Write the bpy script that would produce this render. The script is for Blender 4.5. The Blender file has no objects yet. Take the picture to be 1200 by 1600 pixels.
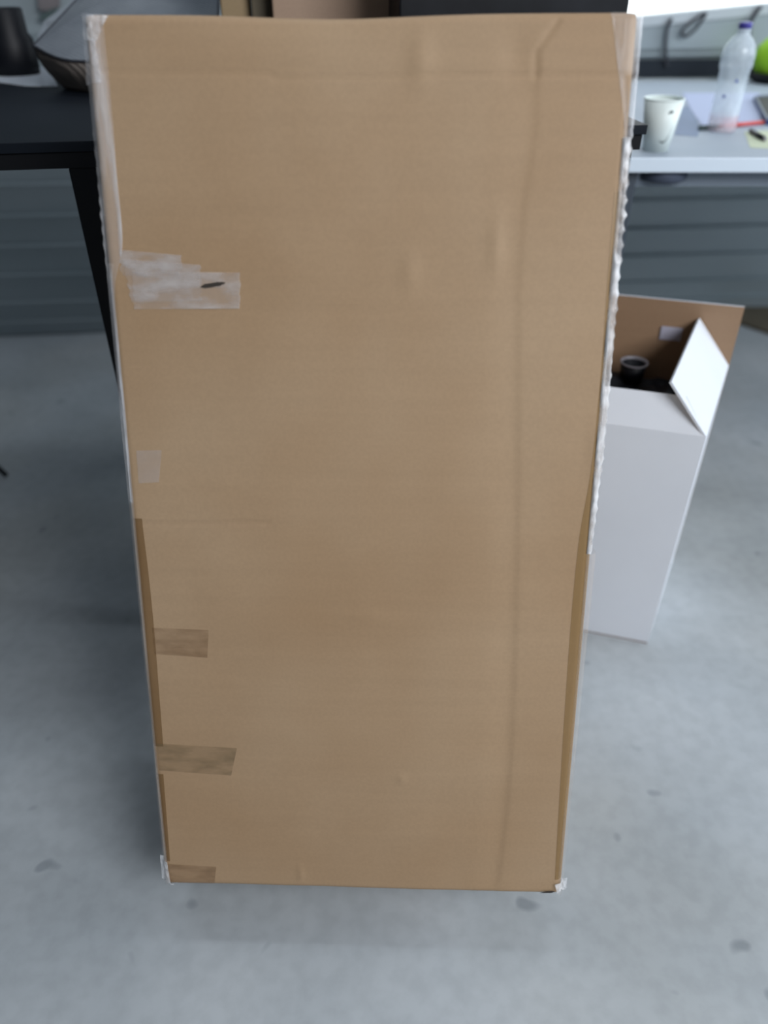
import bpy, bmesh, math, random
from mathutils import Vector, Matrix, noise
random.seed(4)
R = math.radians
scn = bpy.context.scene
COL = scn.collection

# ------------------------------------------------------------------ camera, light, exposure
PITCH, FPX, CAM_H = R(36), 1200.0, 1.10
cam_d = bpy.data.cameras.new('camera'); cam = bpy.data.objects.new('camera', cam_d); COL.objects.link(cam)
cam.location = (0, 0, CAM_H); cam.rotation_euler = (R(90) - PITCH, 0, 0)
cam_d.sensor_fit = 'VERTICAL'; cam_d.sensor_height = 36; cam_d.sensor_width = 27
cam_d.lens = 36 * FPX / 1600
cam_d.dof.use_dof = True; cam_d.dof.focus_distance = 0.95; cam_d.dof.aperture_fstop = 2.0
cam_d.clip_start = 0.02
scn.camera = cam
scn.view_settings.view_transform = 'Standard'; scn.view_settings.look = 'None'
scn.view_settings.gamma = 1; scn.view_settings.use_curve_mapping = False
scn.view_settings.exposure = 0.0
w = bpy.data.worlds.new('daylight'); scn.world = w; w.use_nodes = True
wn = w.node_tree; bg = wn.nodes['Background']; bg.inputs[1].default_value = 0.17
# daylight round the hall: brighter towards the open side behind and to the right, dim at left and rear
wtc = wn.nodes.new('ShaderNodeTexCoord'); wdp = wn.nodes.new('ShaderNodeVectorMath'); wdp.operation = 'DOT_PRODUCT'
wdp.inputs[1].default_value = (0.62, -0.55, 0.56)
wrp = wn.nodes.new('ShaderNodeValToRGB'); wrp.color_ramp.elements[0].position = 0.0; wrp.color_ramp.elements[1].position = 0.9
wrp.color_ramp.elements[0].color = (0.16, 0.19, 0.23, 1); wrp.color_ramp.elements[1].color = (0.85, 0.95, 1.1, 1)
wn.links.new(wtc.outputs['Generated'], wdp.inputs[0]); wn.links.new(wdp.outputs['Value'], wrp.inputs[0]); wn.links.new(wrp.outputs[0], bg.inputs[0])

def area(name, loc, target, size, power, col):
    l = bpy.data.lights.new(name, 'AREA'); l.shape = 'RECTANGLE'; l.size, l.size_y = size
    l.energy = power; l.color = col
    o = bpy.data.objects.new(name, l); COL.objects.link(o); o.location = loc
    o.rotation_euler = (Vector(target) - Vector(loc)).to_track_quat('-Z', 'Y').to_euler()
    return o
area('door_daylight', (2.0, -1.4, 2.7), (0.0, 0.5, 0.2), (1.9, 1.5), 127, (0.96, 0.97, 1.0))
area('side_window_daylight', (3.6, 1.2, 1.6), (0.5, 1.3, 0.4), (1.8, 1.2), 62, (0.84, 0.92, 1.0))
area('roof_light', (-0.2, 1.9, 4.2), (-0.2, 2.0, 0), (3.0, 0.5), 30, (0.86, 0.93, 1.0))

# ------------------------------------------------------------------ points in space from directions
CAM = Vector((0, 0, CAM_H)); FW = Vector((0, math.cos(PITCH), -math.sin(PITCH)))
UP = Vector((0, math.sin(PITCH), math.cos(PITCH))); RT = Vector((1, 0, 0))
def ray(x, y): return FW + RT * (x - 600) / FPX - UP * (y - 800) / FPX
def atz(x, y, z): r = ray(x, y); return CAM + r * ((z - CAM_H) / r.z)
def aty(x, y, Y): r = ray(x, y); return CAM + r * (Y / r.y)

# ------------------------------------------------------------------ materials
def mat(name, col, rough=0.6, var=None, scale=6, bump=0.0, bscale=60, metal=0, spec=0.5, bstretch=(1, 1, 1), vstretch=(1, 1, 1), detail=4, coat=0):
    m = bpy.data.materials.new(name); m.use_nodes = True
    nt = m.node_tree; b = nt.nodes['Principled BSDF']
    b.inputs['Base Color'].default_value = (*col, 1); b.inputs['Roughness'].default_value = rough
    b.inputs['Metallic'].default_value = metal; b.inputs['Specular IOR Level'].default_value = spec
    b.inputs['Coat Weight'].default_value = coat
    tc = nt.nodes.new('ShaderNodeTexCoord')
    if var:
        mp = nt.nodes.new('ShaderNodeMapping'); mp.inputs['Scale'].default_value = vstretch
        n = nt.nodes.new('ShaderNodeTexNoise'); n.inputs['Scale'].default_value = scale; n.inputs['Detail'].default_value = detail
        r = nt.nodes.new('ShaderNodeValToRGB')
        r.color_ramp.elements[0].position = 0.32; r.color_ramp.elements[1].position = 0.68
        r.color_ramp.elements[0].color = (*col, 1); r.color_ramp.elements[1].color = (*var, 1)
        L = nt.links.new
        L(tc.outputs['Object'], mp.inputs[0]); L(mp.outputs[0], n.inputs['Vector']); L(n.outputs['Fac'], r.inputs[0]); L(r.outputs[0], b.inputs['Base Color'])
    if bump:
        mp = nt.nodes.new('ShaderNodeMapping'); mp.inputs['Scale'].default_value = bstretch
        n = nt.nodes.new('ShaderNodeTexNoise'); n.inputs['Scale'].default_value = bscale; n.inputs['Detail'].default_value = 3
        bp = nt.nodes.new('ShaderNodeBump'); bp.inputs['Strength'].default_value = bump; bp.inputs['Distance'].default_value = 0.002
        L = nt.links.new
        L(tc.outputs['Object'], mp.inputs[0]); L(mp.outputs[0], n.inputs['Vector']); L(n.outputs['Fac'], bp.inputs['Height']); L(bp.outputs[0], b.inputs['Normal'])
    return m

def film(name, col, fac0, fac1, scale=30, stretch=(1, 1, 0.2), rough=0.2, bump=0.6, lo=0.4, hi=0.7):
    """clear plastic: transparent where the noise is low, milky where it is high, glossy all over"""
    m = bpy.data.materials.new(name); m.use_nodes = True
    nt = m.node_tree; b = nt.nodes['Principled BSDF']; L = nt.links.new
    b.inputs['Base Color'].default_value = (*col, 1); b.inputs['Roughness'].default_value = rough
    tc = nt.nodes.new('ShaderNodeTexCoord'); mp = nt.nodes.new('ShaderNodeMapping'); mp.inputs['Scale'].default_value = stretch
    mp.inputs['Rotation'].default_value = (0, 0.35, 0)
    n = nt.nodes.new('ShaderNodeTexNoise'); n.inputs['Scale'].default_value = scale; n.inputs['Detail'].default_value = 4
    r = nt.nodes.new('ShaderNodeMapRange'); r.inputs[1].default_value = lo; r.inputs[2].default_value = hi
    r.inputs[3].default_value = fac0; r.inputs[4].default_value = fac1
    bp = nt.nodes.new('ShaderNodeBump'); bp.inputs['Strength'].default_value = bump; bp.inputs['Distance'].default_value = 0.004
    t = nt.nodes.new('ShaderNodeBsdfTransparent'); mx = nt.nodes.new('ShaderNodeMixShader')
    L(tc.outputs['Object'], mp.inputs[0]); L(mp.outputs[0], n.inputs['Vector']); L(n.outputs['Fac'], r.inputs[0])
    L(n.outputs['Fac'], bp.inputs['Height']); L(bp.outputs[0], b.inputs['Normal'])
    L(r.outputs[0], mx.inputs[0]); L(t.outputs[0], mx.inputs[1]); L(b.outputs[0], mx.inputs[2])
    L(mx.outputs[0], nt.nodes['Material Output'].inputs[0])
    return m

def emit(name, col, s):
    m = bpy.data.materials.new(name); m.use_nodes = True; nt = m.node_tree
    e = nt.nodes.new('ShaderNodeEmission'); e.inputs[0].default_value = (*col, 1); e.inputs[1].default_value = s
    nt.links.new(e.outputs[0], nt.nodes['Material Output'].inputs[0]); return m

def concrete():
    m = bpy.data.materials.new('polished_concrete'); m.use_nodes = True; nt = m.node_tree; L = nt.links.new
    b = nt.nodes['Principled BSDF']; b.inputs['Roughness'].default_value = 0.42; b.inputs['Specular IOR Level'].default_value = 0.35
    tc = nt.nodes.new('ShaderNodeTexCoord')
    def nz(s, d, off=0.0):
        mp = nt.nodes.new('ShaderNodeMapping'); mp.inputs['Location'].default_value = (off, off * 2, 0)
        n = nt.nodes.new('ShaderNodeTexNoise'); n.inputs['Scale'].default_value = s; n.inputs['Detail'].default_value = d
        L(tc.outputs['Object'], mp.inputs[0]); L(mp.outputs[0], n.inputs['Vector']); return n
    def ramp(n, p0, c0, p1, c1):
        r = nt.nodes.new('ShaderNodeValToRGB'); e = r.color_ramp.elements
        e[0].position, e[1].position = p0, p1; e[0].color = (*c0, 1); e[1].color = (*c1, 1)
        L(n.outputs['Fac'], r.inputs[0]); return r
    def mix(f, a, bb, kind='MULTIPLY'):
        x = nt.nodes.new('ShaderNodeMix'); x.data_type = 'RGBA'; x.blend_type = kind; x.inputs[0].default_value = f
        L(a, x.inputs[6]); L(bb, x.inputs[7]); return x.outputs[2]
    base = ramp(nz(2.6, 5), 0.33, (0.315, 0.350, 0.375), 0.7, (0.425, 0.460, 0.485))
    warm = ramp(nz(1.3, 3, 4.1), 0.45, (1, 1, 1), 0.75, (0.90, 0.86, 0.80))
    fine = ramp(nz(38, 3, 1.7), 0.35, (0.93, 0.93, 0.93), 0.6, (1.02, 1.02, 1.02))
    spots = ramp(nz(17, 1, 8.3), 0.235, (0.62, 0.64, 0.66), 0.29, (1, 1, 1))
    o = mix(1, base.outputs[0], warm.outputs[0]); o = mix(1, o, fine.outputs[0]); o = mix(0.8, o, spots.outputs[0])
    L(o, b.inputs['Base Color'])
    bp = nt.nodes.new('ShaderNodeBump'); bp.inputs['Strength'].default_value = 0.15; bp.inputs['Distance'].default_value = 0.003
    L(nz(25, 4, 2).outputs['Fac'], bp.inputs['Height']); L(bp.outputs[0], b.inputs['Normal'])
    return m

def cardboard(name, c0, c1, c2):
    """kraft board: broad mottling, faint flute lines across, fine fibre speckle"""
    m = bpy.data.materials.new(name); m.use_nodes = True; nt = m.node_tree; L = nt.links.new
    b = nt.nodes['Principled BSDF']; b.inputs['Roughness'].default_value = 0.62; b.inputs['Specular IOR Level'].default_value = 0.3
    tc = nt.nodes.new('ShaderNodeTexCoord')
    def nz(s, d, st=(1, 1, 1)):
        mp = nt.nodes.new('ShaderNodeMapping'); mp.inputs['Scale'].default_value = st
        n = nt.nodes.new('ShaderNodeTexNoise'); n.inputs['Scale'].default_value = s; n.inputs['Detail'].default_value = d
        L(tc.outputs['Object'], mp.inputs[0]); L(mp.outputs[0], n.inputs['Vector']); return n
    r = nt.nodes.new('ShaderNodeValToRGB'); e = r.color_ramp.elements
    e[0].position, e[1].position = 0.3, 0.7; e[0].color = (*c0, 1); e[1].color = (*c1, 1)
    L(nz(3.5, 3).outputs['Fac'], r.inputs[0])
    r2 = nt.nodes.new('ShaderNodeValToRGB'); e = r2.color_ramp.elements
    e[0].position, e[1].position = 0.35, 0.65; e[0].color = (0.965, 0.965, 0.965, 1); e[1].color = (1.02, 1.02, 1.02, 1)
    L(nz(260, 2).outputs['Fac'], r2.inputs[0])
    r3 = nt.nodes.new('ShaderNodeValToRGB'); e = r3.color_ramp.elements
    e[0].position, e[1].position = 0.35, 0.65; e[0].color = (0.98, 0.98, 0.98, 1); e[1].color = (1.01, 1.01, 1.01, 1)
    L(nz(90, 2, (0.04, 0.04, 1)).outputs['Fac'], r3.inputs[0])
    def mix(a, bb):
        x = nt.nodes.new('ShaderNodeMix'); x.data_type = 'RGBA'; x.blend_type = 'MULTIPLY'; x.inputs[0].default_value = 1
        L(a, x.inputs[6]); L(bb, x.inputs[7]); return x.outputs[2]
    L(mix(mix(r.outputs[0], r2.outputs[0]), r3.outputs[0]), b.inputs['Base Color'])
    bp = nt.nodes.new('ShaderNodeBump'); bp.inputs['Strength'].default_value = 0.06; bp.inputs['Distance'].default_value = 0.001
    L(nz(90, 2, (0.04, 0.04, 1)).outputs['Fac'], bp.inputs['Height']); L(bp.outputs[0], b.inputs['Normal'])
    return m

def fabric(name, c0, c1):
    m = mat(name, c0, 0.95, c1, 9, spec=0.1); nt = m.node_tree; L = nt.links.new; b = nt.nodes['Principled BSDF']
    tc = nt.nodes.new('ShaderNodeTexCoord'); bump = nt.nodes.new('ShaderNodeBump')
    wv = nt.nodes.new('ShaderNodeTexWave'); wv.inputs['Scale'].default_value = 60; wv.bands_direction = 'DIAGONAL'
    wv.inputs['Distortion'].default_value = 2
    bump.inputs['Strength'].default_value = 0.3; bump.inputs['Distance'].default_value = 0.003
    L(tc.outputs['Object'], wv.inputs['Vector']); L(wv.outputs['Fac'], bump.inputs['Height']); L(bump.outputs[0], b.inputs['Normal'])
    return m

M = dict(
    floor=concrete(),
    kraft=cardboard('kraft_board', (0.335, 0.220, 0.124), (0.395, 0.280, 0.174), None),
    kraft2=cardboard('kraft_board_rosy', (0.36, 0.25, 0.18), (0.40, 0.29, 0.21), None),
    kraft_in=cardboard('kraft_board_inner', (0.28, 0.18, 0.11), (0.31, 0.205, 0.13), None),
    tan=cardboard('tan_board', (0.30, 0.22, 0.12), (0.34, 0.25, 0.15), None),
    steel=mat('painted_steel_sheet', (0.27, 0.325, 0.35), 0.34, (0.33, 0.38, 0.405), 2.2, metal=0.25, vstretch=(0.5, 1, 2)),
    wall_band=mat('dark_wall_band', (0.018, 0.024, 0.032), 0.7, spec=0.15),
    sill=mat('grey_sill', (0.42, 0.47, 0.50), 0.5),
    sky=emit('window_daylight_glow', (0.90, 0.97, 1.0), 2.2),
    black_top=mat('black_laminate', (0.004, 0.007, 0.012), 0.55, (0.007, 0.010, 0.016), 7, spec=0.18),
    black_metal=mat('black_powder_coat', (0.004, 0.0045, 0.006), 0.55, spec=0.2),
    white_top=mat('white_laminate', (0.32, 0.375, 0.44), 0.6, (0.36, 0.415, 0.48), 4, spec=0.2),
    white_edge=mat('white_edge_band', (0.66, 0.76, 0.86), 0.35),
    grey_metal=mat('grey_steel', (0.20, 0.24, 0.29), 0.45, metal=0.3),
    dark_metal=mat('dark_steel', (0.05, 0.065, 0.085), 0.45),
    white_board=mat('white_coated_board', (0.66, 0.70, 0.76), 0.5, (0.70, 0.74, 0.80), 5),
    fab=fabric('grey_woven_fabric', (0.15, 0.17, 0.195), (0.22, 0.245, 0.27)),
    fab_side=fabric('brown_grey_fabric', (0.20, 0.175, 0.155), (0.27, 0.24, 0.215)),
    fab_light=mat('pale_grey_foam', (0.28, 0.32, 0.36), 0.9, (0.24, 0.27, 0.30), 10),
    seam=mat('dark_piping', (0.03, 0.034, 0.045), 0.8),
    black_plastic=mat('black_plastic', (0.004, 0.005, 0.008), 0.5, spec=0.25),
    black_case=mat('black_shell', (0.006, 0.007, 0.009), 0.5, (0.012, 0.014, 0.018), 12, spec=0.2),
    paper=mat('white_paper', (0.78, 0.84, 0.92), 0.7),
    lilac=mat('pale_lilac_paper', (0.38, 0.44, 0.62), 0.7),
    cup=mat('white_paper_cup', (0.72, 0.80, 0.78), 0.45),
    ink=mat('dark_print', (0.06, 0.09, 0.09), 0.5),
    cap=mat('violet_blue_cap', (0.055, 0.05, 0.30), 0.35),
    bottle=film('clear_bottle_plastic', (0.78, 0.88, 0.96), 0.36, 0.62, 25, (1, 1, 0.5), 0.14, 0.25),
    base_tint=film('rosy_refraction_tint', (0.75, 0.30, 0.32), 0.12, 0.30, 25, (1, 1, 1), 0.2, 0.2),
    blueink=mat('blue_print', (0.05, 0.08, 0.30), 0.5),
    red=mat('red_plastic', (0.50, 0.04, 0.03), 0.4),
    pink=mat('pink_plastic', (0.55, 0.25, 0.27), 0.5),
    lime=mat('lime_green_cloth', (0.26, 0.52, 0.012), 0.7, (0.22, 0.45, 0.01), 10),
    cream=mat('pale_green_card', (0.50, 0.56, 0.40), 0.7),
    bluecard=mat('slate_blue_card', (0.14, 0.20, 0.32), 0.6),
    navy=mat('navy_plastic', (0.02, 0.04, 0.12), 0.55, spec=0.2),
    film=film('stretch_film', (0.86, 0.88, 0.92), 0.12, 0.62, 55, (1, 1, 0.13), 0.2, 0.7, 0.46, 0.72),
    film_faint=film('taut_stretch_film', (0.70, 0.62, 0.55), 0.03, 0.25, 30, (1, 1, 0.1), 0.25, 0.3),
    film_r=film('crumpled_stretch_film', (0.90, 0.92, 0.95), 0.22, 0.75, 60, (1, 1, 0.35), 0.15, 1.0, 0.42, 0.68),
    tape_white=film('clear_tape', (0.62, 0.58, 0.56), 0.16, 0.62, 26, (1, 1, 2.2), 0.35, 0.3, 0.40, 0.72),
    tape_clear=film('thin_clear_tape', (0.60, 0.54, 0.50), 0.26, 0.36, 30, (1, 1, 1), 0.35, 0.2),
    tape_brown=film('brown_tape', (0.19, 0.10, 0.045), 0.12, 0.38, 22, (1, 1, 3), 0.38, 0.3),
    tape_olive=film('olive_clear_tape', (0.20, 0.145, 0.075), 0.15, 0.45, 20, (1, 1, 3), 0.35, 0.4),
    tape_amber=film('amber_edge_tape', (0.20, 0.105, 0.030), 0.45, 0.65, 12, (1, 1, 0.15), 0.4, 0.2),
    tape_gold=film('golden_edge_tape', (0.31, 0.19, 0.07), 0.5, 0.7, 12, (1, 1, 0.15), 0.4, 0.2),
    slot_and_shade=mat('dark_tear_shade', (0.035, 0.028, 0.022), 0.9),
    wood=mat('brown_wood', (0.085, 0.070, 0.045), 0.7, (0.12, 0.10, 0.065), 9),
    cloth_brown=mat('brown_grey_cloth', (0.17, 0.155, 0.16), 0.95, (0.13, 0.12, 0.125), 14),
    label=mat('lilac_label', (0.42, 0.42, 0.52), 0.6),
    disc=mat('shade_blue_grey', (0.06, 0.075, 0.11), 0.7, spec=0.2),
    rim=mat('grey_ring', (0.20, 0.19, 0.21), 0.5),
)

# ------------------------------------------------------------------ builders
def link(name, bm, m, parent=None, smooth=False, loc=None, rot=None):
    bmesh.ops.recalc_face_normals(bm, faces=bm.faces)
    me = bpy.data.meshes.new(name); bm.to_mesh(me); bm.free()
    if smooth:
        for p in me.polygons: p.use_smooth = True
    o = bpy.data.objects.new(name, me); COL.objects.link(o); me.materials.append(M[m])
    if parent: o.parent = parent
    if loc is not None: o.location = loc
    if rot is not None: o.rotation_euler = rot
    return o
def tag(o, label=None, cat=None, group=None, kind=None):
    for k, v in (('label', label), ('category', cat), ('group', group), ('kind', kind)):
        if v: o[k] = v
    return o
def empty(name, loc, rot=(0, 0, 0)):
    o = bpy.data.objects.new(name, None); COL.objects.link(o); o.location = loc; o.rotation_euler = rot
    o.empty_display_size = 0.05; return o
def box(bm, x0, x1, y0, y1, z0, z1, bev=0.0, seg=2):
    mtx = Matrix.Translation(((x0 + x1) / 2, (y0 + y1) / 2, (z0 + z1) / 2)) @ Matrix.Diagonal((x1 - x0, y1 - y0, z1 - z0, 1))
    r = bmesh.ops.create_cube(bm, size=1, matrix=mtx)
    if bev:
        es = list({e for v in r['verts'] for e in v.link_edges})
        bmesh.ops.bevel(bm, geom=es, offset=bev, segments=seg, affect='EDGES', profile=0.5)
    return bm
def B(*a, **k): return box(bmesh.new(), *a, **k)
def lathe(prof, n=40, close=True):
    bm = bmesh.new(); rings = []
    for r, z in prof:
        if r < 1e-6: rings.append([bm.verts.new((0, 0, z))])
        else: rings.append([bm.verts.new((r * math.cos(2 * math.pi * i / n), r * math.sin(2 * math.pi * i / n), z)) for i in range(n)])
    for a, b in zip(rings, rings[1:]):
        if len(a) == 1 and len(b) == 1: continue
        for i in range(n):
            j = (i + 1) % n
            if len(a) == 1: bm.faces.new((a[0], b[i], b[j]))
            elif len(b) == 1: bm.faces.new((a[i], a[j], b[0]))
            else: bm.faces.new((a[i], a[j], b[j], b[i]))
    return bm
def tube(pts, r, n=10, bm=None):
    bm = bm or bmesh.new(); pts = [Vector(p) for p in pts]; rings = []
    for i, p in enumerate(pts):
        t = (pts[min(i + 1, len(pts) - 1)] - pts[max(i - 1, 0)]).normalized()
        a = t.orthogonal().normalized() if i == 0 else (prev - t * prev.dot(t)).normalized()
        prev = a; b = t.cross(a)
        rings.append([bm.verts.new(p + (a * math.cos(2 * math.pi * k / n) + b * math.sin(2 * math.pi * k / n)) * r) for k in range(n)])
    for A, C in zip(rings, rings[1:]):
        for k in range(n): bm.faces.new((A[k], A[(k + 1) % n], C[(k + 1) % n], C[k]))
    bm.faces.new(rings[0]); bm.faces.new(rings[-1][::-1])
    return bm
def spline(pts, n=8):
    P = [Vector(p) for p in pts]; out = []
    for i in range(len(P) - 1):
        p0, p1, p2, p3 = P[max(i - 1, 0)], P[i], P[i + 1], P[min(i + 2, len(P) - 1)]
        for k in range(n):
            t = k / n
            out.append(0.5 * ((2 * p1) + (p2 - p0) * t + (2 * p0 - 5 * p1 + 4 * p2 - p3) * t * t + (3 * p1 - p0 - 3 * p2 + p3) * t ** 3))
    return out + [P[-1]]
def slab(pts, t, up=Vector((0, 0, 1)), bm=None):
    """polygon given thickness along up"""
    bm = bm or bmesh.new(); up = Vector(up)
    a = [bm.verts.new(Vector(p)) for p in pts]; b = [bm.verts.new(Vector(p) + up * t) for p in pts]
    bm.faces.new(a[::-1]); bm.faces.new(b)
    for i in range(len(a)): j = (i + 1) % len(a); bm.faces.new((a[i], a[j], b[j], b[i]))
    return bm

# ================================================================== the setting
o = link('floor', B(-6, 6, -4, 4.5, -0.05, 0), 'floor'); tag(o, kind='structure')
WY = math.atan2(2.8356 - 2.5969, 1.3233 + 1.2364)          # the back wall runs slightly askew
W0 = Vector((-1.2364, 2.5969, 0)); WD = Vector((math.cos(WY), math.sin(WY), 0)); WN = Vector((math.sin(WY), -math.cos(WY), 0))
def onwall(x, y, off=0.0):
    r = ray(x, y); k = ((W0 + WN * off - CAM).dot(WN)) / r.dot(WN); return CAM + r * k
def wl(p): d = Vector(p) - W0; return (d.dot(WD), d.dot(WN), d.z)
WM = Matrix(((WD.x, WN.x, 0, W0.x), (WD.y, WN.y, 0, W0.y), (0, 0, 1, 0), (0, 0, 0, 1)))
# steel sheeting: overlapping horizontal laps with an upward facing lip
prof = [(0.0, 0.0)]
lips = [0.056, 0.125] + [0.221 + 0.096 * k for k in range(8)]
for i, z in enumerate(lips):
    z0 = prof[-1][1]; h = z - z0
    prof += [(0.010, z0 + h * 0.10), (0.013, z0 + h * 0.50), (0.0165, z - 0.007), (0.022, z - 0.0045), (0.022, z - 0.0025), (0.008, z + 0.001)]
ZT = prof[-1][1]
def strip(x0, x1, pr, nx=1):
    bm = bmesh.new(); rows = []
    for off, z in pr: rows.append([bm.verts.new(WM @ Vector((x0 + (x1 - x0) * i / nx, off, z))) for i in range(nx + 1)])
    for a, b in zip(rows, rows[1:]):
        for i in range(nx): bm.faces.new((a[i], a[i + 1], b[i + 1], b[i]))
    return bm
s0, s1 = onwall(1005, 24), onwall(1200, 4.5)
a0, a1 = wl(s0), wl(s1); slope = (a1[2] - a0[2]) / (a1[0] - a0[0])
XS = a0[0] - 0.45                                           # where the window opening starts, behind the carton
zs = lambda x: a0[2] + slope * (x - a0[0])
bm = strip(-2.6, XS, prof + [(0.016, ZT + 0.02), (0.0, 1.12), (0.02, 1.13), (0.0, 1.25), (0.02, 1.26), (0.0, 2.6)])
me2 = strip(XS, 5.0, prof[:-14] + [(0.0, 0.80)])
tmp = bpy.data.meshes.new('t'); me2.to_mesh(tmp); bm.from_mesh(tmp); bpy.data.meshes.remove(tmp); me2.free()
def wquad(bm, x0, x1, zf0, zf1, off):
    vs = [bm.verts.new(WM @ Vector(p)) for p in ((x0, off, zf0(x0)), (x1, off, zf0(x1)), (x1, off, zf1(x1)), (x0, off, zf1(x0)))]
    bm.faces.new(vs)
wquad(bm, XS, 5.0, lambda x: 0.80, lambda x: 0.86, 0.0)
wquad(bm, XS, 5.0, lambda x: 0.86, lambda x: zs(x) - 0.02, 0.012)
wquad(bm, XS, 5.0, lambda x: 2.1, lambda x: 2.6, 0.0)
o = link('wall_back', bm, 'steel'); tag(o, kind='structure')
# window: frame, sill, bright pane
wr = empty('window_1', WM @ Vector((XS, 0, 0.95))); tag(wr, kind='structure')
def wbox(name, x0, x1, zf0, zf1, o0, o1, m, parent):
    bm = bmesh.new(); inv = Matrix.Translation(-parent.location) if parent else Matrix()
    P = [inv @ WM @ Vector((x, off, zf(x))) for off in (o0, o1) for x, zf in ((x0, zf0), (x1, zf0), (x1, zf1), (x0, zf1))]
    v = [bm.verts.new(p) for p in P]
    for f in ((0, 1, 2, 3), (7, 6, 5, 4), (0, 4, 5, 1), (1, 5, 6, 2), (2, 6, 7, 3), (3, 7, 4, 0)): bm.faces.new([v[i] for i in f])
    return link(name, bm, m, parent)
wbox('window_pane', XS, 4.0, zs, lambda x: 2.1, -0.03, -0.022, 'sky', wr)
wbox('window_sill', XS, 4.0, lambda x: zs(x) - 0.028, zs, -0.02, 0.022, 'sill', wr)
wbox('window_frame', XS - 0.03, XS, lambda x: zs(x) - 0.03, lambda x: 2.13, -0.03, 0.02, 'sill', wr)
wbox('window_frame', XS, 4.0, lambda x: 2.1, lambda x: 2.13, -0.03, 0.02, 'sill', wr)
o = wbox('wall_band_1', XS, 4.8, lambda x: 0.786, lambda x: 0.832, 0.0, 0.024, 'wall_band', None); tag(o, kind='structure')  # dark strip along the wall at tabletop height
o = wbox('wall_band_2', XS, 4.8, lambda x: 0.843, lambda x: 0.850, 0.012, 0.020, 'steel', None); tag(o, kind='structure')

# ================================================================== the big carton leaning on the black table
T_BOX, W_BOX, H_BOX = 0.285, 0.5370, 1.0195
LEAN, YAW, ROLL = 0.33231571, -0.03040476, 0.00518334
bx = empty('tall_cardboard_box', (-0.0285, 0.5301, T_BOX * math.sin(LEAN)))
bx.rotation_mode = 'XYZ'
mb = Matrix.Rotation(YAW, 4, 'Z') @ Matrix.Rotation(-ROLL, 4, 'Y') @ Matrix.Rotation(-LEAN, 4, 'X')
bx.rotation_euler = mb.to_euler('XYZ')
tag(bx, 'tall closed brown cardboard box wrapped in clear film, leaning upright in the foreground', 'box')
MB = Matrix.Translation(bx.location) @ mb; MBI = MB.inverted()
def uv(x, y):
    """where the front board is met when looking towards a point of it"""
    r = (MBI.to_3x3() @ ray(x, y)); c = MBI @ CAM; k = -c.y / r.y; p = c + r * k; return p.x, p.z
def seg_d(px, pz, a, b):
    ax, az = a; bx_, bz = b; dx, dz = bx_ - ax, bz - az; L2 = dx * dx + dz * dz
    t = max(0, min(1, ((px - ax) * dx + (pz - az) * dz) / L2)); qx, qz = ax + dx * t, az + dz * t
    side = ((px - ax) * dz - (pz - az) * dx) / math.sqrt(L2)
    return math.hypot(px - qx, pz - qz), side
CR_V = [uv(*p) for p in ((838, 100), (836, 200), (816, 330), (808, 450), (807, 800), (803, 1000), (797, 1180), (790, 1270), (778, 1375))]
CR_TOP = [uv(*p) for p in ((838, 118), (838, 80), (872, 32))]
CR_H = [uv(*p) for p in ((160, 112), (420, 113), (430, 120), (700, 117), (1000, 118))]
CR_H2 = [uv(*p) for p in ((200, 812), (230, 818), (420, 815))]
DENTS = [(uv(658, 90), 0.012, 0.024, 0.0016), (uv(775, 385), 0.008, 0.03, 0.0012), (uv(640, 425), 0.010, 0.02, 0.0010),
         (uv(590, 965), 0.03, 0.012, 0.0010), (uv(805, 85), 0.014, 0.02, -0.0012), (uv(930, 700), 0.008, 0.03, 0.001),
         (uv(628, 1215), 0.006, 0.006, 0.001), (uv(470, 1365), 0.004, 0.012, 0.001)]
HW = W_BOX / 2
XL, XR = -HW + 0.004, HW - 0.006
def groove(x, z, line, width, depth, step=0.0):
    d, s = min((seg_d(x, z, a, b) for a, b in zip(line, line[1:])), key=lambda q: q[0])
    v = depth * math.exp(-(d / width) ** 2)
    if step and d < 0.03: v += step * (0.5 + 0.5 * math.tanh(s / 0.004)) * math.exp(-(d / 0.02) ** 2)
    return v
def surf(x, z):
    """relief of the front board, + is inwards"""
    y = 0.0020 * noise.noise(Vector((x * 3.1, z * 2.3, 1.7))) + 0.0006 * noise.noise(Vector((x * 14, z * 9, 5.2)))
    cx, cz = (x / HW), (z / H_BOX * 2 - 1)
    y -= 0.004 * (1 - cx * cx) * (1 - cz * cz)
    y += groove(x, z, CR_V, 0.0030, 0.0002, 0.0013) * (0.45 + 0.55 * (1 - z / H_BOX)) + groove(x, z, CR_TOP, 0.0028, 0.0010)
    y += groove(x, z, CR_H, 0.0020, 0.0010) + groove(x, z, CR_H2, 0.002, 0.0008)
    for (c, sx, sz, a) in DENTS:
        y -= 1.0 * a * math.exp(-((x - c[0]) / sx) ** 2 - ((z - c[1]) / sz) ** 2)
    # crushed top edge between two dents
    y += 0.003 * math.exp(-((x + 0.04) / 0.09) ** 2) * math.exp(-((H_BOX - z) / 0.018) ** 2)
    r = 0.009
    for e in (x - XL, XR - x, z, H_BOX - z):
        e = max(0, e)
        if e < r: y += r - math.sqrt(max(0, r * r - (r - e) ** 2))
    return y
def coords(a, b, n, r=0.012, k=6):
    return [a + r * i / k for i in range(k)] + [a + r + (b - a - 2 * r) * i / n for i in range(n + 1)] + [b - r + r * (i + 1) / k for i in range(k)]
def sag(x): return -0.0035 * math.exp(-((x + 0.02) / 0.10) ** 2)
bm = bmesh.new(); xs = coords(XL, XR, 190); zz = coords(0, H_BOX, 330)
g = [[bm.verts.new((x, surf(x, z), z + (sag(x) * (z / H_BOX) ** 12))) for x in xs] for z in zz]
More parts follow.
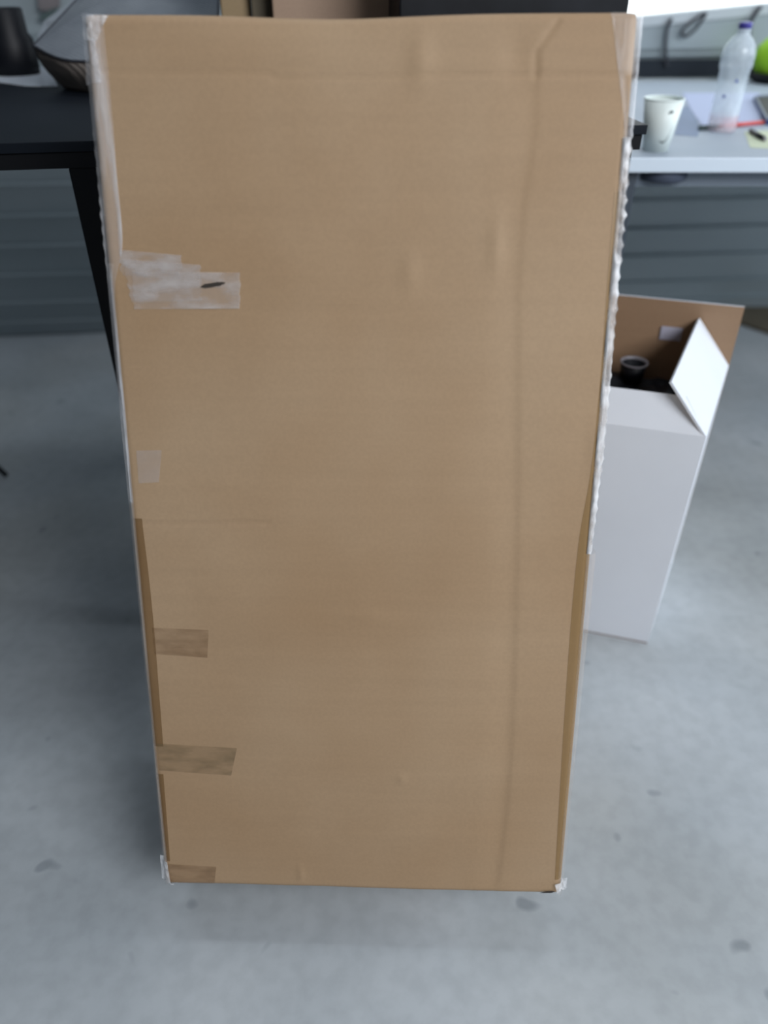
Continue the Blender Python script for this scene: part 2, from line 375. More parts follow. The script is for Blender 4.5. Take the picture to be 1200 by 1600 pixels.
for j in range(len(zz) - 1):
    for i in range(len(xs) - 1): bm.faces.new((g[j][i], g[j][i + 1], g[j + 1][i + 1], g[j + 1][i]))
per = g[0] + [r[-1] for r in g[1:]] + g[-1][-2::-1] + [r[0] for r in g[-2:0:-1]]
prev = per
for yy in (0.06, 0.15, T_BOX - 0.008, T_BOX):
    ins = 0.006 if yy == T_BOX else 0
    ring = []
    for v in per:
        x = max(XL + ins, min(XR - ins, v.co.x)); z = max(ins, min(H_BOX - ins, v.co.z))
        ring.append(bm.verts.new((x, yy, z)))
    for i in range(len(per)):
        j = (i + 1) % len(per); bm.faces.new((prev[i], prev[j], ring[j], ring[i]))
    prev = ring
bm.faces.new(prev)
link('carton_body', bm, 'kraft', bx, smooth=True)

def patch(name, corners, m, lift, nx=26, nz=12, ragged=0.0, label=None):
    """a piece of tape laid on the front board; corners run TL, TR, BR, BL"""
    c = [uv(*p) for p in corners]; bm = bmesh.new(); G = []
    for j in range(nz + 1):
        row = []
        for i in range(nx + 1):
            s, t = i / nx, j / nz
            x = (c[0][0] * (1 - s) + c[1][0] * s) * (1 - t) + (c[3][0] * (1 - s) + c[2][0] * s) * t
            z = (c[0][1] * (1 - s) + c[1][1] * s) * (1 - t) + (c[3][1] * (1 - s) + c[2][1] * s) * t
            if ragged and i in (0, nx): x += ragged * noise.noise(Vector((t * 9, s * 5, lift * 4000)))
            x = max(x, XL + 0.001); x = min(x, XR - 0.001)
            row.append(bm.verts.new((x, surf(x, z) - lift, z)))
        G.append(row)
    for a, b in zip(G, G[1:]):
        for i in range(nx): bm.faces.new((a[i], a[i + 1], b[i + 1], b[i]))
    o = link(name, bm, m, bx, smooth=True)
    if label: o['label'] = label
    return o
patch('tape_patch', [(186, 390), (284, 399), (284, 436), (190, 430)], 'tape_white', 0.0006, ragged=0.003, label='whitish crumpled clear tape')
patch('tape_patch', [(192, 405), (314, 414), (316, 470), (206, 472)], 'tape_white', 0.0010, ragged=0.003, label='whitish crumpled clear tape')
patch('tape_patch', [(208, 424), (377, 426), (376, 482), (210, 483)], 'tape_white', 0.0014, ragged=0.002, label='whitish clear tape with a dark tear')
patch('tape_patch', [(213, 704), (253, 703), (249, 753), (217, 755)], 'tape_clear', 0.0006, label='small square of clear tape')
patch('tape_patch', [(238, 980), (327, 983), (325, 1026), (242, 1021)], 'tape_brown', 0.0006, label='brown tape end')
patch('tape_patch', [(246, 1160), (371, 1167), (362, 1210), (249, 1202)], 'tape_olive', 0.0006, label='long olive-brown tape end')
patch('tape_patch', [(262, 1349), (338, 1354), (335, 1383), (264, 1379)], 'tape_brown', 0.0006, label='short brown tape end at the bottom corner')
def tear(cx, cy, w, h, parent=bx):  # dark patch, for a torn slit and for painted gap shade
    bm = bmesh.new(); n = 20; vs = []
    for i in range(n):
        a = 2 * math.pi * i / n; k = 1 + 0.35 * noise.noise(Vector((i * 0.9, 3, cx)))
        x, z = uv(cx + w * math.cos(a) * k, cy + h * math.sin(a) * k - 0.15 * w * math.cos(a)); vs.append(bm.verts.new((x, surf(x, z) - 0.0018, z)))
    bm.faces.new(vs); return link('tear_shade_mark', bm, 'slot_and_shade', parent)
tear(334, 445, 19, 3.4)
# edge tapes running down both long edges of the front board
def edge_tape(pix, m, lift, label):
    bm = bmesh.new(); rows = []
    pts = spline([(a[0], a[1], b) for a, b in pix], 10)
    for p in pts:
        xa, z = uv(p.x, 0) if False else (None, None)
        rows.append(p)
    G = []
    for p in rows:
        y = p.y; row = []
        for k in range(7):
            X = p.x + (p.z - p.x) * k / 6; x, z = uv(X, y); x = max(XL + 0.0008, min(XR - 0.0008, x)); row.append(bm.verts.new((x, surf(x, z) - lift, z)))
        G.append(row)
    for a, b in zip(G, G[1:]):
        for i in range(6): bm.faces.new((a[i], a[i + 1], b[i + 1], b[i]))
    o = link('edge_tape', bm, m, bx, smooth=True); o['label'] = label
edge_tape([((207, 810), 222), ((214, 900), 233), ((223, 1000), 243), ((232, 1100), 251), ((238, 1165), 256)], 'tape_amber', 0.0004, 'darker brown tape down the left edge')
edge_tape([((243, 1208), 256), ((248, 1290), 262), ((255, 1345), 266)], 'tape_amber', 0.0004, 'darker brown tape down the left edge')
edge_tape([((960, 300), 985), ((948, 450), 974), ((937, 600), 958), ((922, 740), 946), ((905, 840), 930), ((893, 960), 918), ((883, 1100), 904), ((874, 1250), 890), ((867, 1375), 880)], 'tape_gold', 0.0004, 'golden brown tape down the right edge')

def wrap(name, side, z0, z1, inset, bulge, m, seed, amp, label, rows=420):
    """stretch film pulled round one long edge of the carton"""
    bm = bmesh.new(); G = []; E = XR if side > 0 else XL
    for j in range(rows + 1):
        z = z0 + (z1 - z0) * j / rows; ins = inset(z); bl = bulge(z); row = []
        prof = [(-ins, -0.0010), (-ins * 0.7, -0.0014), (-ins * 0.4, -0.0016), (-0.006, -0.0016), (-0.001 + bl * 0.4, -0.0002), (bl * 0.85, 0.004), (bl, 0.012), (bl * 0.9, 0.024), (0.002, 0.045), (0.0015, 0.09), (0.0015, 0.15)]
        for i, (dx, dy) in enumerate(prof):
            x = E + side * dx
            y = dy + (surf(max(XL, min(XR, x)), min(max(z, 0), H_BOX)) if dx < 0 and i < 4 else 0)
            if 4 <= i <= 9:
                ph = z * 430 - i * 1.5 + 2.5 * noise.noise(Vector((z * 14, seed, 1)))
                rg = (0.5 + 0.5 * math.sin(ph)) ** 2 * (0.6 + 0.7 * noise.noise(Vector((z * 22, 4, seed))))
                am = amp * (0.25 if z > zv(200) else 1.0 if z > zv(440) else 0.5)
                x += side * am * (rg - 0.4); y -= am * 0.6 * rg
                x += side * am * 0.4 * noise.noise(Vector((i * 0.7, z * 60 + seed, 9.0)))
            row.append(bm.verts.new((x, y, z)))
        G.append(row)
    for a, b in zip(G, G[1:]):
        for i in range(len(a) - 1): bm.faces.new((a[i], a[i + 1], b[i + 1], b[i]))
    o = link(name, bm, m, bx, smooth=True); o['label'] = label; return o
zv = lambda y: uv(560, y)[1]
wrap('stretch_film', 1, zv(215), H_BOX - 0.001, lambda z: 0.003 + 0.024 * max(0, (z - zv(215)) / (H_BOX - zv(215))), lambda z: 0.0055, 'film', 3.1, 0.0012, 'clear film with long streaks at the top right corner', 120)
wrap('stretch_film', 1, zv(860), zv(215), lambda z: 0.003, lambda z: 0.0055 * min(1, (z - zv(860)) / 0.15 + 0.2), 'film_r', 3.1, 0.0030, 'wrinkled clear film down the right edge')
wrap('stretch_film', 1, 0.0, zv(860), lambda z: 0.003, lambda z: 0.002 + 0.003 * (z / 0.3), 'film_faint', 5.1, 0.0005, 'smooth clear film down the right edge', 90)
wrap('stretch_film', -1, zv(790), H_BOX - 0.001, lambda z: 0.0025 + 0.0035 * min(1, max(0, (z - zv(790)) / 0.1)) + 0.017 * (0.5 + 0.5 * math.tanh((z - zv(420)) / 0.02)) * (0.85 + 0.3 * noise.noise(Vector((z * 9, 0, 0)))), lambda z: 0.002, 'film', 8.4, 0.0010, 'clear film down the left edge')
wrap('stretch_film', -1, 0.0, zv(790), lambda z: 0.004, lambda z: 0.0018, 'film_faint', 6.4, 0.0004, 'clear film down the left edge', 90)
def crumple(pts, lift, seed, m='film_r', name='film_scrap', amp=0.0016):
    """little gathered piece of film at a corner"""
    c = [uv(*p) for p in pts]; bm = bmesh.new(); n = 22; G = []
    for j in range(n + 1):
        row = []
        for i in range(n + 1):
            s, t = i / n, j / n
            x = (c[0][0] * (1 - s) + c[1][0] * s) * (1 - t) + (c[3][0] * (1 - s) + c[2][0] * s) * t
            z = (c[0][1] * (1 - s) + c[1][1] * s) * (1 - t) + (c[3][1] * (1 - s) + c[2][1] * s) * t
            y = surf(max(XL, min(XR, x)), max(0, min(H_BOX, z))) - lift + amp * noise.noise(Vector((x * 260, z * 180, seed)))
            row.append(bm.verts.new((x, y, z)))
        G.append(row)
    for a, b in zip(G, G[1:]):
        for i in range(n): bm.faces.new((a[i], a[i + 1], b[i + 1], b[i]))
    return link(name, bm, m, bx, smooth=True)
crumple([(124, 24), (170, 24), (152, 66), (127, 60)], 0.002, 1.0)
crumple([(126, 60), (150, 62), (160, 130), (131, 130)], 0.0018, 2.0, 'film')
crumple([(248, 1340), (262, 1345), (270, 1388), (252, 1386)], 0.003, 3.0)
crumple([(866, 1380), (888, 1376), (885, 1400), (872, 1401)], 0.004, 4.0)
tear(855, 1394, 12, 2.0)  # shade in the bottom flap's gap, put in as a dark patch

# ================================================================== black table (long, slightly askew, carries the box's weight)
tl = Vector((-0.50136, 1.09412, 0)); trr = Vector((0.38260, 1.22882, 0)); d = (trr - tl).normalized(); TY = math.atan2(d.y, d.x)
bt = empty('black_table', (trr.x, trr.y, 0), (0, 0, TY)); tag(bt, 'long black table with square metal frame behind the tall box', 'table')
LT, DT, HT = 1.75, 0.80, 0.900
link('tabletop', B(-LT, 0, 0, DT, HT - 0.013, HT, 0.001), 'black_top', bt)
bm = B(-LT + 0.01, -0.004, 0.004, 0.03, HT - 0.034, HT - 0.0135, 0.001)
box(bm, -LT + 0.01, -0.004, DT - 0.03, DT - 0.004, HT - 0.034, HT - 0.0135)
box(bm, -LT + 0.01, -LT + 0.03, 0.03, DT - 0.03, HT - 0.034, HT - 0.0135); box(bm, -0.024, -0.004, 0.03, DT - 0.03, HT - 0.050, HT - 0.0135)
link('apron_frame', bm, 'black_metal', bt)
for x, y in ((-0.33, 0.004), (-0.33, DT - 0.046), (-0.817, 0.004), (-0.817, DT - 0.046), (-LT + 0.012, 0.004), (-LT + 0.012, DT - 0.046)):
    link('leg', B(x, x + 0.036, y, y + 0.036, 0, HT - 0.034, 0.002), 'black_metal', bt)

# ================================================================== white table
wz = aty(1100, 246, 1.6).z
wt = empty('white_table', (0.475, 1.6, 0)); tag(wt, 'white table on the right carrying the paper cup and bottle', 'table')
link('tabletop', B(0, 1.9, 0, 1.10, wz - 0.026, wz, 0.002), 'white_top', wt)
link('edge_band', B(-0.001, 1.9, -0.003, 0.0, wz - 0.0265, wz - 0.0005, 0.001), 'white_edge', wt)
for y in (0.04, 1.02): link('support_rail', B(0.03, 1.86, y, y + 0.025, wz - 0.062, wz - 0.0265), 'grey_metal', wt)
for x, y in ((0.004, 0.02), (0.03, 1.02), (1.83, 0.04), (1.83, 1.02)):
    link('leg', B(x, x + 0.022, y, y + 0.025, 0, wz - 0.0265, 0.002), 'dark_metal', wt)
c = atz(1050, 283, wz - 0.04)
link('shade_disc', lathe([(0, -0.008), (0.046, -0.008), (0.05, -0.004), (0.05, 0.014), (0, 0.014)]), 'disc', wt, True, (c.x - 0.475, 0.056, wz - 0.042))  # dark disc added in place of the shadow under the tabletop

# ================================================================== open white carton on the floor
ce = Vector((math.cos(R(-16)), math.sin(R(-16)), 0)); cf = Vector((-math.sin(R(-26.6)), math.cos(R(-26.6)), 0)); UZ = Vector((0, 0, 1))
FRp = atz(1011, 1007, 0); CW, CD, CH, TH = 0.33, 0.30, 0.472, 0.004
oc = empty('open_carton', FRp - ce * CW / 2 + cf * CD / 2)
tag(oc, 'open white carton with brown inside standing on the floor at right', 'box')
off = -oc.location
FR_ = FRp; FL_ = FRp - ce * CW; BR_ = FRp + cf * CD; BL_ = FL_ + cf * CD
def panel(name, a, b, up, h, outn, m_out='white_board', m_in='kraft_in', taper=0.0):
    """one board: white outside, kraft inside"""
    up = up.normalized(); e = (b - a).normalized()
    q = [a, b, b + up * h - e * taper, a + up * h + e * taper]
    bm = slab([p + off for p in q], TH, -outn.normalized())
    o = link(name, bm, m_out, oc); o.data.materials.append(M[m_in])
    n = outn.normalized()
    for p in o.data.polygons:
        if p.normal.dot(-n) > 0.9: p.material_index = 1
    return o
def on(vx): return vx.normalized()
nF, nR = ce.cross(UZ), cf.cross(UZ)            # ce x up points to the viewer's side; cf x up points right
panel('side_panel', FL_, FR_, UZ, CH, nF); panel('side_panel', FR_, BR_, UZ, CH, nR)
panel('side_panel', BL_, BR_, UZ, CH, -nF); panel('side_panel', FL_, BL_, UZ, CH, -nR)
link('bottom_panel', slab([p + off + UZ * 0.002 for p in (FL_, FR_, BR_, BL_)], 0.004, UZ), 'kraft_in', oc)
t = UZ * CH
th = R(50)
upR = (-ce) * math.cos(th) + UZ * math.sin(th)
panel('flap', FR_ + t, BR_ + t, upR, 0.112, nR * math.sin(th) + UZ * math.cos(th), taper=0.004)['label'] = 'bright white flap folded over the opening'
upB = UZ * 1.0 + cf * 0.05
panel('flap', BL_ + t, BR_ + t, upB, 0.112, -nF, taper=0.002)['label'] = 'upright flap showing its brown inside'
upF = cf * 0.35 + UZ * 0.94
panel('flap', FL_ + t, FR_ + t, upF, 0.060, nF * 0.94 + UZ * 0.35, taper=0.045)
upL = -ce * 0.8 + UZ * 0.6
panel('flap', FL_ + t, BL_ + t, upL, 0.112, -nR * 0.6 - UZ * 0.8, taper=0.003)
# label inside on the rear board
k = BR_ - ce * 0.096 + UZ * (CH + 0.063) - cf * 0.004
link('printed_label', slab([p + off for p in (k - ce * 0.038, k, k - UZ * 0.026, k - ce * 0.038 - UZ * 0.026)], 0.0006, nF), 'label', oc)
# what lies inside
sk = (FR_ + FL_ + BR_ + BL_) / 4
sb = empty('black_sack', (sk.x, sk.y, 0.006)); tag(sb, 'black plastic sack stuffed inside the open white carton', 'sack')
bm = bmesh.new(); n = 26; G = []
for j in range(n + 1):
    row = []
    for i in range(n + 1):
        a, b = i / n - 0.5, j / n - 0.5
        hh = 0.440 + 0.03 * b + 0.020 * noise.noise(Vector((a * 5, b * 5, 2))) + 0.012 * noise.noise(Vector((a * 17, b * 17, 5)))
        e = max(abs(a), abs(b)) * 2; hh -= 0.06 * e ** 6
        q = ce * a * (CW - 0.02) + cf * b * (CD - 0.03); row.append(bm.verts.new((q.x, q.y, hh)))
    G.append(row)
for a, b in zip(G, G[1:]):
    for i in range(n): bm.faces.new((a[i], a[i + 1], b[i + 1], b[i]))
per = G[0] + [r[-1] for r in G[1:]] + G[-1][-2::-1] + [r[0] for r in G[-2:0:-1]]
lo = [bm.verts.new((v.co.x * 0.97, v.co.y * 0.97, 0.0)) for v in per]
for i in range(len(per)): j = (i + 1) % len(per); bm.faces.new((per[i], per[j], lo[j], lo[i]))
bm.faces.new(lo)
link('sack_body', bm, 'black_plastic', sb, True)
yc = 1.31; cr = aty(991, 566, yc)
rb = empty('dark_cup', (cr.x, yc, 0.455)); tag(rb, 'dark cup with a pale grey rim resting on the black sack in the white carton', 'cup')
hc = max(0.02, cr.z - 0.455)
link('cup_body', lathe([(0, 0), (0.020, 0), (0.024, hc - 0.002), (0.022, hc - 0.002), (0.018, 0.004), (0, 0.004)]), 'black_plastic', rb, True)
link('rim', lathe([(0.0215, hc - 0.003), (0.0250, hc - 0.0015), (0.0255, hc + 0.0015), (0.0232, hc + 0.0015), (0.0215, hc - 0.003)]), 'rim', rb, True)

# ================================================================== things on the white table
def lift(p, dz=0.0): return Vector((p.x, p.y, wz + dz))
p = atz(1023, 235, wz)
cu = empty('paper_cup', lift(p)); tag(cu, 'white paper cup with a printed smile at the front edge of the white table', 'cup')
RB, RTp, HC = 0.0245, 0.038, 0.092
def rad(z): return RB + (RTp - RB) * z / HC
link('cup_body', lathe([(0, 0.004), (RB - 0.001, 0.004), (RB - 0.001, 0), (RB, 0), (rad(HC), HC), (RTp - 0.001, HC), (RB - 0.001, 0.006), (0, 0.006)], 48), 'cup', cu, True)
link('rim', lathe([(RTp - 0.001 + 0.0016 * math.cos(a), HC + 0.0016 * math.sin(a)) for a in [2 * math.pi * i / 8 for i in range(9)]], 48), 'cup', cu, True)
def print_line(pts, wd):
    bm = bmesh.new(); q = []
    P = spline([(a, z, 0) for a, z in pts], 6)
    for i, v in enumerate(P):
        tk = wd * math.sin(math.pi * (i + 0.5) / len(P)) ** 0.5
        for sgn in (-1, 1):
            z = v.y + sgn * tk / 2; r = rad(z) + 0.0004; a = R(v.x); q.append(bm.verts.new((r * math.sin(a), -r * math.cos(a), z)))
    for i in range(0, len(q) - 2, 2): bm.faces.new((q[i], q[i + 1], q[i + 3], q[i + 2]))
    return link('printed_mark', bm, 'ink', cu)
print_line([(2, 0.071), (10, 0.074), (18, 0.073)], 0.005)
print_line([(-8, 0.022), (8, 0.019), (22, 0.026), (30, 0.040), (33, 0.052)], 0.0035)

p = atz(1126, 205, wz)
bo = empty('water_bottle', lift(p)); bo.scale = (0.86, 0.86, 0.84)
tag(bo, 'clear plastic water bottle with a violet cap standing on the white table', 'bottle')
BR = 0.0395; BH = 0.236
prof_b = [(0.0, 0.004), (0.020, 0.001), (0.030, 0.0), (0.034, 0.006), (0.035, 0.02), (0.0335, 0.03), (0.0345, 0.045), (0.0345, 0.10), (0.0355, 0.14), (0.0385, 0.148), (BR, 0.156), (0.0385, 0.161), (BR, 0.168), (0.0385, 0.182), (0.033, 0.196), (0.025, 0.208), (0.0155, 0.217), (0.0145, 0.224), (0.016, 0.226), (0.0145, 0.228), (0.013, 0.234)]
link('bottle_body', lathe(prof_b, 48), 'bottle', bo, True)
link('base_refraction', lathe([(0, 0.0015), (0.0305, 0.0015), (0.0352, 0.006), (0.0362, 0.02), (0.0347, 0.030), (0.0356, 0.040)], 48), 'base_tint', bo, True)  # pink shell painting in the red pen refracted at the bottle foot
bm = lathe([(0, 0.243), (0.0145, 0.243), (0.0155, 0.241), (0.0155, 0.230), (0, 0.230)], 36)
link('cap', bm, 'cap', bo, True)
for a, z in ((-40, 0.085), (-5, 0.12)):
    bm = bmesh.new(); vs = []
    for i in range(12):
        an = 2 * math.pi * i / 12; aa = R(a) + 0.11 * math.cos(an); vs.append(bm.verts.new((0.0358 * math.sin(aa), -0.0358 * math.cos(aa), z + 0.004 * math.sin(an))))
    bm.faces.new(vs); link('printed_mark', bm, 'blueink', bo)

def flat(name, pix, m, z0, t, label, cat, bend=0.0):
    pts = [lift(atz(x, y, wz), z0) for x, y in pix]; c = sum(pts, Vector()) / len(pts)
    o = link(name, slab([q - c for q in pts], t), m, None, loc=c); tag(o, label, cat); return o
flat('paper_sheet', [(1066, 146), (1186, 146), (1188, 196), (1100, 203), (1078, 170)], 'lilac', 0.0008, 0.0008, 'pale lilac paper sheet lying behind the bottle on the white table', 'paper')
flat('card_sheet', [(1066, 166), (1078, 166), (1094, 200), (1090, 214), (1054, 211)], 'bluecard', 0.0004, 0.0003, 'slate blue card lying just right of the paper cup', 'card')
a = lift(atz(1092, 204, wz), 0.005); b = lift(atz(1192, 195, wz), 0.005); m1 = a.lerp(b, 0.28)
pn = empty('red_pen', (a.x, a.y, wz)); tag(pn, 'red pen lying behind the foot of the water bottle', 'pen')
link('barrel', tube([m1 - pn.location, b - pn.location], 0.0044, 14), 'red', pn, True)
link('pen_cap', tube([a - pn.location, m1 - pn.location], 0.0050, 14), 'ink', pn, True)
a = lift(atz(1172, 208, wz), 0.005); b = lift(atz(1193, 221, wz), 0.005)
lg = empty('lighter', (a.x, a.y, wz)); tag(lg, 'small black oval case at the right edge of the photo on pale card', 'case')
link('case_body', tube([a - lg.location, (a - lg.location).lerp(b - lg.location, .5), b - lg.location], 0.0048, 14), 'black_plastic', lg, True)
link('end_band', tube([(b - lg.location), (b - lg.location) + (b - a).normalized() * 0.004], 0.0042, 14), 'rim', lg, True)
lg.name = 'small_case'
flat('card_sheet', [(1163, 206), (1215, 203), (1225, 234), (1172, 231)], 'cream', 0.0002, 0.0004, 'pale green card under the small black case', 'card')
# phone or small device lying further back at the right
ps = [lift(atz(x, y, wz), 0.0) for x, y in ((1176, 158), (1225, 154), (1245, 192), (1196, 196))]; c = sum(ps, Vector()) / 4
ph = empty('handheld_device', c); tag(ph, 'dark navy device lying flat at the right edge behind the small case', 'device')
link('shell', slab([q - c for q in ps], 0.012, UZ), 'navy', ph)
link('screen', slab([(q - c) * 0.86 + UZ * 0.0121 for q in ps], 0.0006, UZ), 'black_metal', ph)
link('edge_strip', slab([(ps[0] - c) * 0.99 + UZ * 0.0122, (ps[0] - c) * 0.90 + UZ * 0.0122, (ps[3] - c) * 0.90 + UZ * 0.0122, (ps[3] - c) * 0.99 + UZ * 0.0122], 0.0006, UZ), 'grey_metal', ph)
# lime green roll with black foot
p = atz(1214, 128, wz)
gr = empty('lime_green_bag', (p.x - 0.022, min(p.y, 2.66), wz)); tag(gr, 'lime green rounded bag with a black base at the right edge on the white table', 'bag')
q = aty(1212, 95, gr.location.y)
bm = bmesh.new(); bmesh.ops.create_uvsphere(bm, u_segments=32, v_segments=20, radius=1)
for v in bm.verts:
    n = noise.noise(v.co * 1.6 + Vector((3, 1, 2))); v.co *= 1 + 0.10 * n
    v.co = Vector((v.co.x * 0.072, v.co.y * 0.06, 0.068 + v.co.z * 0.062))
link('bag_body', bm, 'lime', gr, True)
link('bag_base', lathe([(0, 0), (0.055, 0), (0.068, 0.008), (0.070, 0.024), (0.060, 0.028), (0, 0.028)]), 'black_plastic', gr, True)

# ================================================================== things on the black table
def bl(p, z=HT): return Vector((p.x, p.y, z))
c = atz(28, 118, HT)
mg = empty('black_mug', bl(c)); mg.scale = (1.12, 1.12, 1.05); tag(mg, 'black mug with a shouldered body beside the white paper on the black table', 'mug')
link('mug_body', lathe([(0, 0), (0.034, 0), (0.040, 0.004), (0.041, 0.03), (0.040, 0.060), (0.034, 0.070), (0.033, 0.108), (0.031, 0.110), (0.030, 0.105), (0.030, 0.01), (0, 0.01)], 40), 'black_plastic', mg, True)
hd = spline([(-0.033, 0, 0.09), (-0.056, 0, 0.085), (-0.060, 0, 0.055), (-0.040, 0, 0.03)], 6)
link('handle', tube(hd, 0.005, 10), 'black_plastic', mg, True)
cn = empty('black_canister', bl(atz(-38, 112, HT))); tag(cn, 'tall black canister cut by the left edge of the photo beside the mug', 'canister')
link('canister_body', lathe([(0, 0), (0.036, 0), (0.038, 0.003), (0.038, 0.19), (0.034, 0.2), (0, 0.2)]), 'black_plastic', cn, True)
link('lid', lathe([(0, 0.2), (0.036, 0.2), (0.036, 0.225), (0.03, 0.23), (0, 0.23)]), 'black_metal', cn, True)
# white paper, gently curled, its near edge bowed
bm = bmesh.new(); G = []
pa = [atz(-30, 128, HT), atz(0, 130, HT), atz(45, 136, HT), atz(91, 136, HT)]; pb = [atz(-30, 112, HT), atz(0, 113, HT), atz(40, 112, HT), atz(72, 104, HT)]
A = spline(pa, 8); Bb = spline(pb, 8)
for u, v in zip(A, Bb):
    G.append([bm.verts.new(u.lerp(v, k / 5) + UZ * (0.0012 + 0.004 * math.sin(k / 5 * 3.1) * 0.5)) for k in range(6)])
for r1, r2 in zip(G, G[1:]):
    for k in range(5): bm.faces.new((r1[k], r2[k], r2[k + 1], r1[k + 1]))
ext = bmesh.ops.solidify(bm, geom=bm.faces[:], thickness=0.0004)
o = link('paper_sheet', bm, 'paper', None, True); tag(o, 'white paper sheet curling on the black table under the mug', 'paper')

# grey cushion: top surface rising to the rear, piped seam, darker gusset below
def tube_part(name, pts, r, m, parent): return link(name, tube(pts, r, 8), m, parent, True)
cs = empty('grey_cushion', bl(atz(150, 150, HT))); tag(cs, 'grey quilted cushion with dark piping lying on the black table behind the tall box', 'cushion')
off_c = -cs.location
z1 = HT + 0.092
c0 = aty(52, 72, 1.57); c1 = aty(128, 96, 1.50); c2 = aty(322, 70, 1.50); c3 = aty(318, -60, 1.86); c4 = aty(160, -46, 1.86); c5 = aty(118, 2, 1.74)
edge_pts = [c0, c1, c2, c3, c4, c5]
mid = sum(edge_pts, Vector()) / 6
def cushion_top(bm):
    ring = spline(edge_pts + [c0], 8)[:-1]; prevr = [bm.verts.new(p + off_c) for p in ring]
    for k in range(1, 9):
        s = k / 9; h = 0.022 * math.sin(s * math.pi / 2)
        cur = [bm.verts.new(p.lerp(mid, s) + UZ * (h + 0.004 * math.sin(s * 26) * (1 - s)) + off_c) for p in ring]
        for i in range(len(ring)): j = (i + 1) % len(ring); bm.faces.new((prevr[i], prevr[j], cur[j], cur[i]))
        prevr = cur
    bm.faces.new(prevr); return ring
bm = bmesh.new(); ring = cushion_top(bm); link('cushion_top', bm, 'fab', cs, True)
bm = bmesh.new(); prevr = [bm.verts.new(p + off_c) for p in ring]
base_c = Vector((mid.x + 0.01, mid.y, HT))
for k in range(1, 9):
    s = k / 8; cur = []
    for p in ring:
        q = Vector((p.x, p.y, HT + 0.001)).lerp(Vector((base_c.x, base_c.y, HT + 0.001)), 0.22)
        v = p.lerp(q, s); v += (Vector((v.x - mid.x, v.y - mid.y, 0)) * 0.06 * math.sin(math.pi * s)); cur.append(bm.verts.new(v + off_c))
    for i in range(len(ring)): j = (i + 1) % len(ring); bm.faces.new((prevr[i], prevr[j], cur[j], cur[i]))
    prevr = cur
bm.faces.new(prevr); link('cushion_gusset', bm, 'fab_side', cs, True)
tube_part('piping', [p + off_c for p in ring] + [ring[0] + off_c], 0.0022, 'seam', cs)
# pale sheet standing between cushion and wall
f0, f1, f2, f3 = aty(58, 58, 1.90), aty(70, 32, 1.93), aty(152, -28, 1.98), aty(178, 40, 1.93)
f0.z = HT + 0.001 if f0.z < HT + 0.03 else f0.z
pts = [Vector((f0.x, 1.905, HT + 0.001)), f0, f1, f2, f3, Vector((f3.x, 1.905, HT + 0.001))]
bm = slab([p - pts[0] for p in pts], 0.012, Vector((0, 1, 0)))
o = link('foam_sheet', bm, 'fab_light', None, loc=pts[0]); tag(o, 'pale grey foam sheet standing on edge behind the grey cushion', 'foam')
# hanging cloth on the wall
h = [wl(onwall(x, y, 0.035)) for x, y in ((58, -60), (93, -60), (93, 10), (86, 15), (66, 17), (60, 12))]
bm = bmesh.new(); hw = [WM @ Vector((a_, 0.026, c_)) for a_, b_, c_ in h]
o = link('hanging_cloth', slab([p - hw[0] for p in hw], 0.012, WN), 'cloth_brown', None, loc=hw[0]); tag(o, 'brownish grey cloth hanging on the steel wall above the mug', 'cloth')
hk = [WM @ Vector((wl(onwall(x, y, 0.035))[0], 0.026, wl(onwall(x, y, 0.035))[2])) for x, y in ((60, 28), (66, 22), (92, 10), (80, 28), (70, 31))]
o = link('wall_hook', slab([p - hk[0] for p in hk], 0.02, WN), 'ink', None, loc=hk[0]); tag(o, 'small dark hook on the steel wall below the hanging cloth', 'hook')

def carton(name, x0, x1, Y, depth, z0, z1, m, label, cat, tape=None, yaw=TY):
    a = aty(x0, 5, Y); b = aty(x1, 5, Y); wdt = (b - a).length
    e = empty(name, (a.x, Y, z0), (0, 0, yaw)); tag(e, label, cat)
    link('carton_body' if 'box' in name or 'carton' in name else 'case_body', B(0, wdt, 0, depth, 0, z1 - z0, 0.003), m, e); return e, wdt
e, wd_ = carton('cardboard_box', 425, 621, 1.46, 0.20, HT + 0.001, 1.24, 'kraft2', 'smaller rosy brown cardboard box on the black table behind the tall box', 'box')
link('tape_strip', B(wd_ / 2 - 0.024, wd_ / 2 + 0.024, 0.0, 0.2, 0.3392, 0.3402), 'tape_clear', e)
link('corner_fold', B(wd_ - 0.006, wd_ + 0.0006, -0.0006, 0.004, 0.001, 0.336), 'white_edge', e)
e, wd_ = carton('small_box', 344, 391, 1.50, 0.07, HT + 0.001, 1.16, 'tan', 'narrow tan box standing left of the rosy brown cardboard box', 'box')
e, wd_ = carton('book', 392, 424, 1.49, 0.05, HT + 0.001, 1.17, 'wood', 'dark brown slab standing between the tan box and rosy box', 'slab')
e.name = 'dark_brown_slab'
e, wd_ = carton('black_case', 624, 1003, 1.34, 0.10, HT + 0.001, 1.22, 'black_case', 'large black case standing at the right end of the black table', 'case')
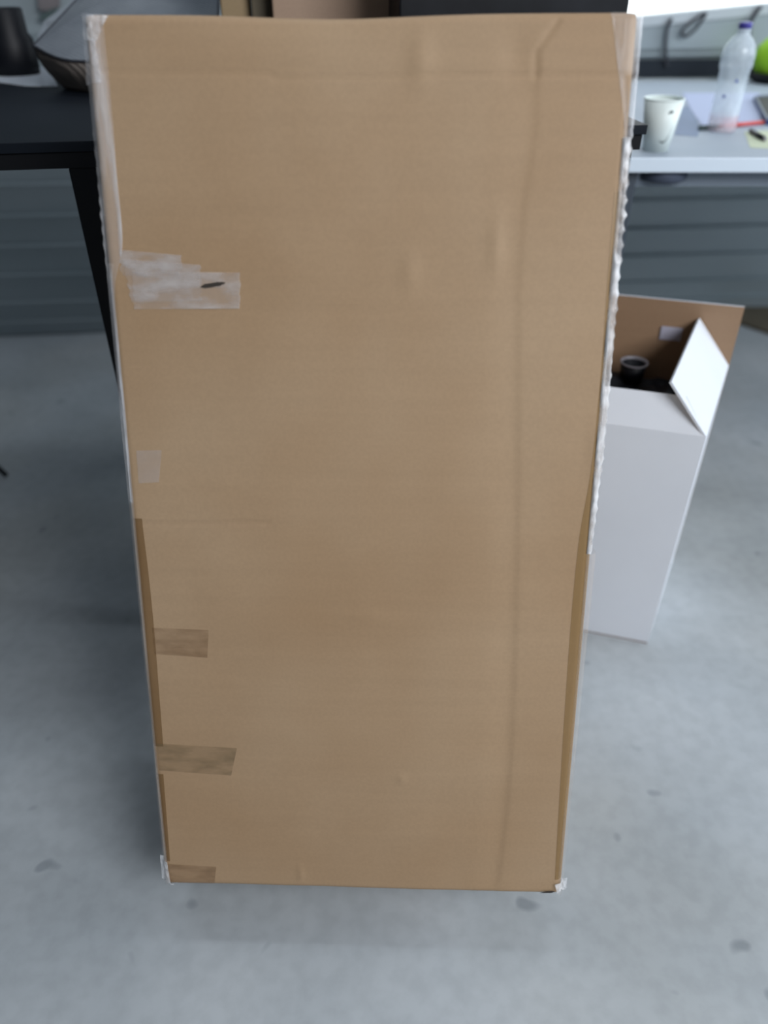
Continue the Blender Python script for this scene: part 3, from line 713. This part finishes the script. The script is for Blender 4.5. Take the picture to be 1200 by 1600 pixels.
link('latch', B(wd_ * 0.3, wd_ * 0.3 + 0.03, -0.004, 0.002, 0.15, 0.18, 0.001), 'dark_metal', e)
link('latch', B(wd_ * 0.7, wd_ * 0.7 + 0.03, -0.004, 0.002, 0.15, 0.18, 0.001), 'dark_metal', e)
hp = spline([(wd_ * 0.4, 0.05, 0.318), (wd_ * 0.42, 0.05, 0.345), (wd_ * 0.58, 0.05, 0.345), (wd_ * 0.6, 0.05, 0.318)], 6)
link('handle', tube(hp, 0.006, 10), 'dark_metal', e, True)

# ================================================================== cables against the wall under the window
def cable(pix, r, label, out=0.03):
    pts = spline([onwall(x, y, out) for x, y in pix], 8)
    o = link('cable', tube([p - pts[0] for p in pts], r, 8), 'seam', None, True, loc=pts[0]); tag(o, label, 'cable', 'cables hanging on the wall'); return o
cable([(1050, 29), (1045, 38), (1041, 55), (1040, 80), (1042, 104)], 0.0055, 'black cable hanging straight down the wall beside the tall box')
cable([(1102, 20), (1086, 30), (1068, 45), (1066, 54), (1074, 56), (1088, 44), (1098, 30), (1104, 20)], 0.0045, 'black cable looped on the wall under the bright window')
cable([(1190, 10), (1180, 22), (1172, 40), (1170, 70), (1172, 100)], 0.006, 'black cable behind the violet bottle cap')

# ================================================================== on the floor
q = [atz(x, y, 0) for x, y in ((1137, 484), (1260, 484), (1300, 540), (1205, 524), (1144, 503))]; c = sum(q, Vector()) / len(q)
o = link('cardboard_sheet', slab([p - c for p in q], 0.012), 'wood', None, loc=c); tag(o, 'olive brown board lying flat on the floor by the wall at right', 'board')
tip = atz(12, 748, 0); up0 = atz(-14, 712, 0.05)
st = empty('tripod_stand', (tip.x - 0.22, tip.y + 0.05, 0)); tag(st, 'black stand with one slanted leg tip showing at the left edge', 'stand')
hub = Vector((0, 0, 0.30)); 
link('pole', tube([hub - UZ * 0.05, hub + UZ * 0.55], 0.010, 12), 'black_metal', st, True)
t0 = tip - st.location; dirv = (hub - t0).normalized()
for a in (0, 120, 240):
    tt = Matrix.Rotation(R(a), 3, 'Z') @ t0; tt.z = 0.008
    link('leg', tube([tt, hub], 0.0065, 10), 'black_metal', st, True)
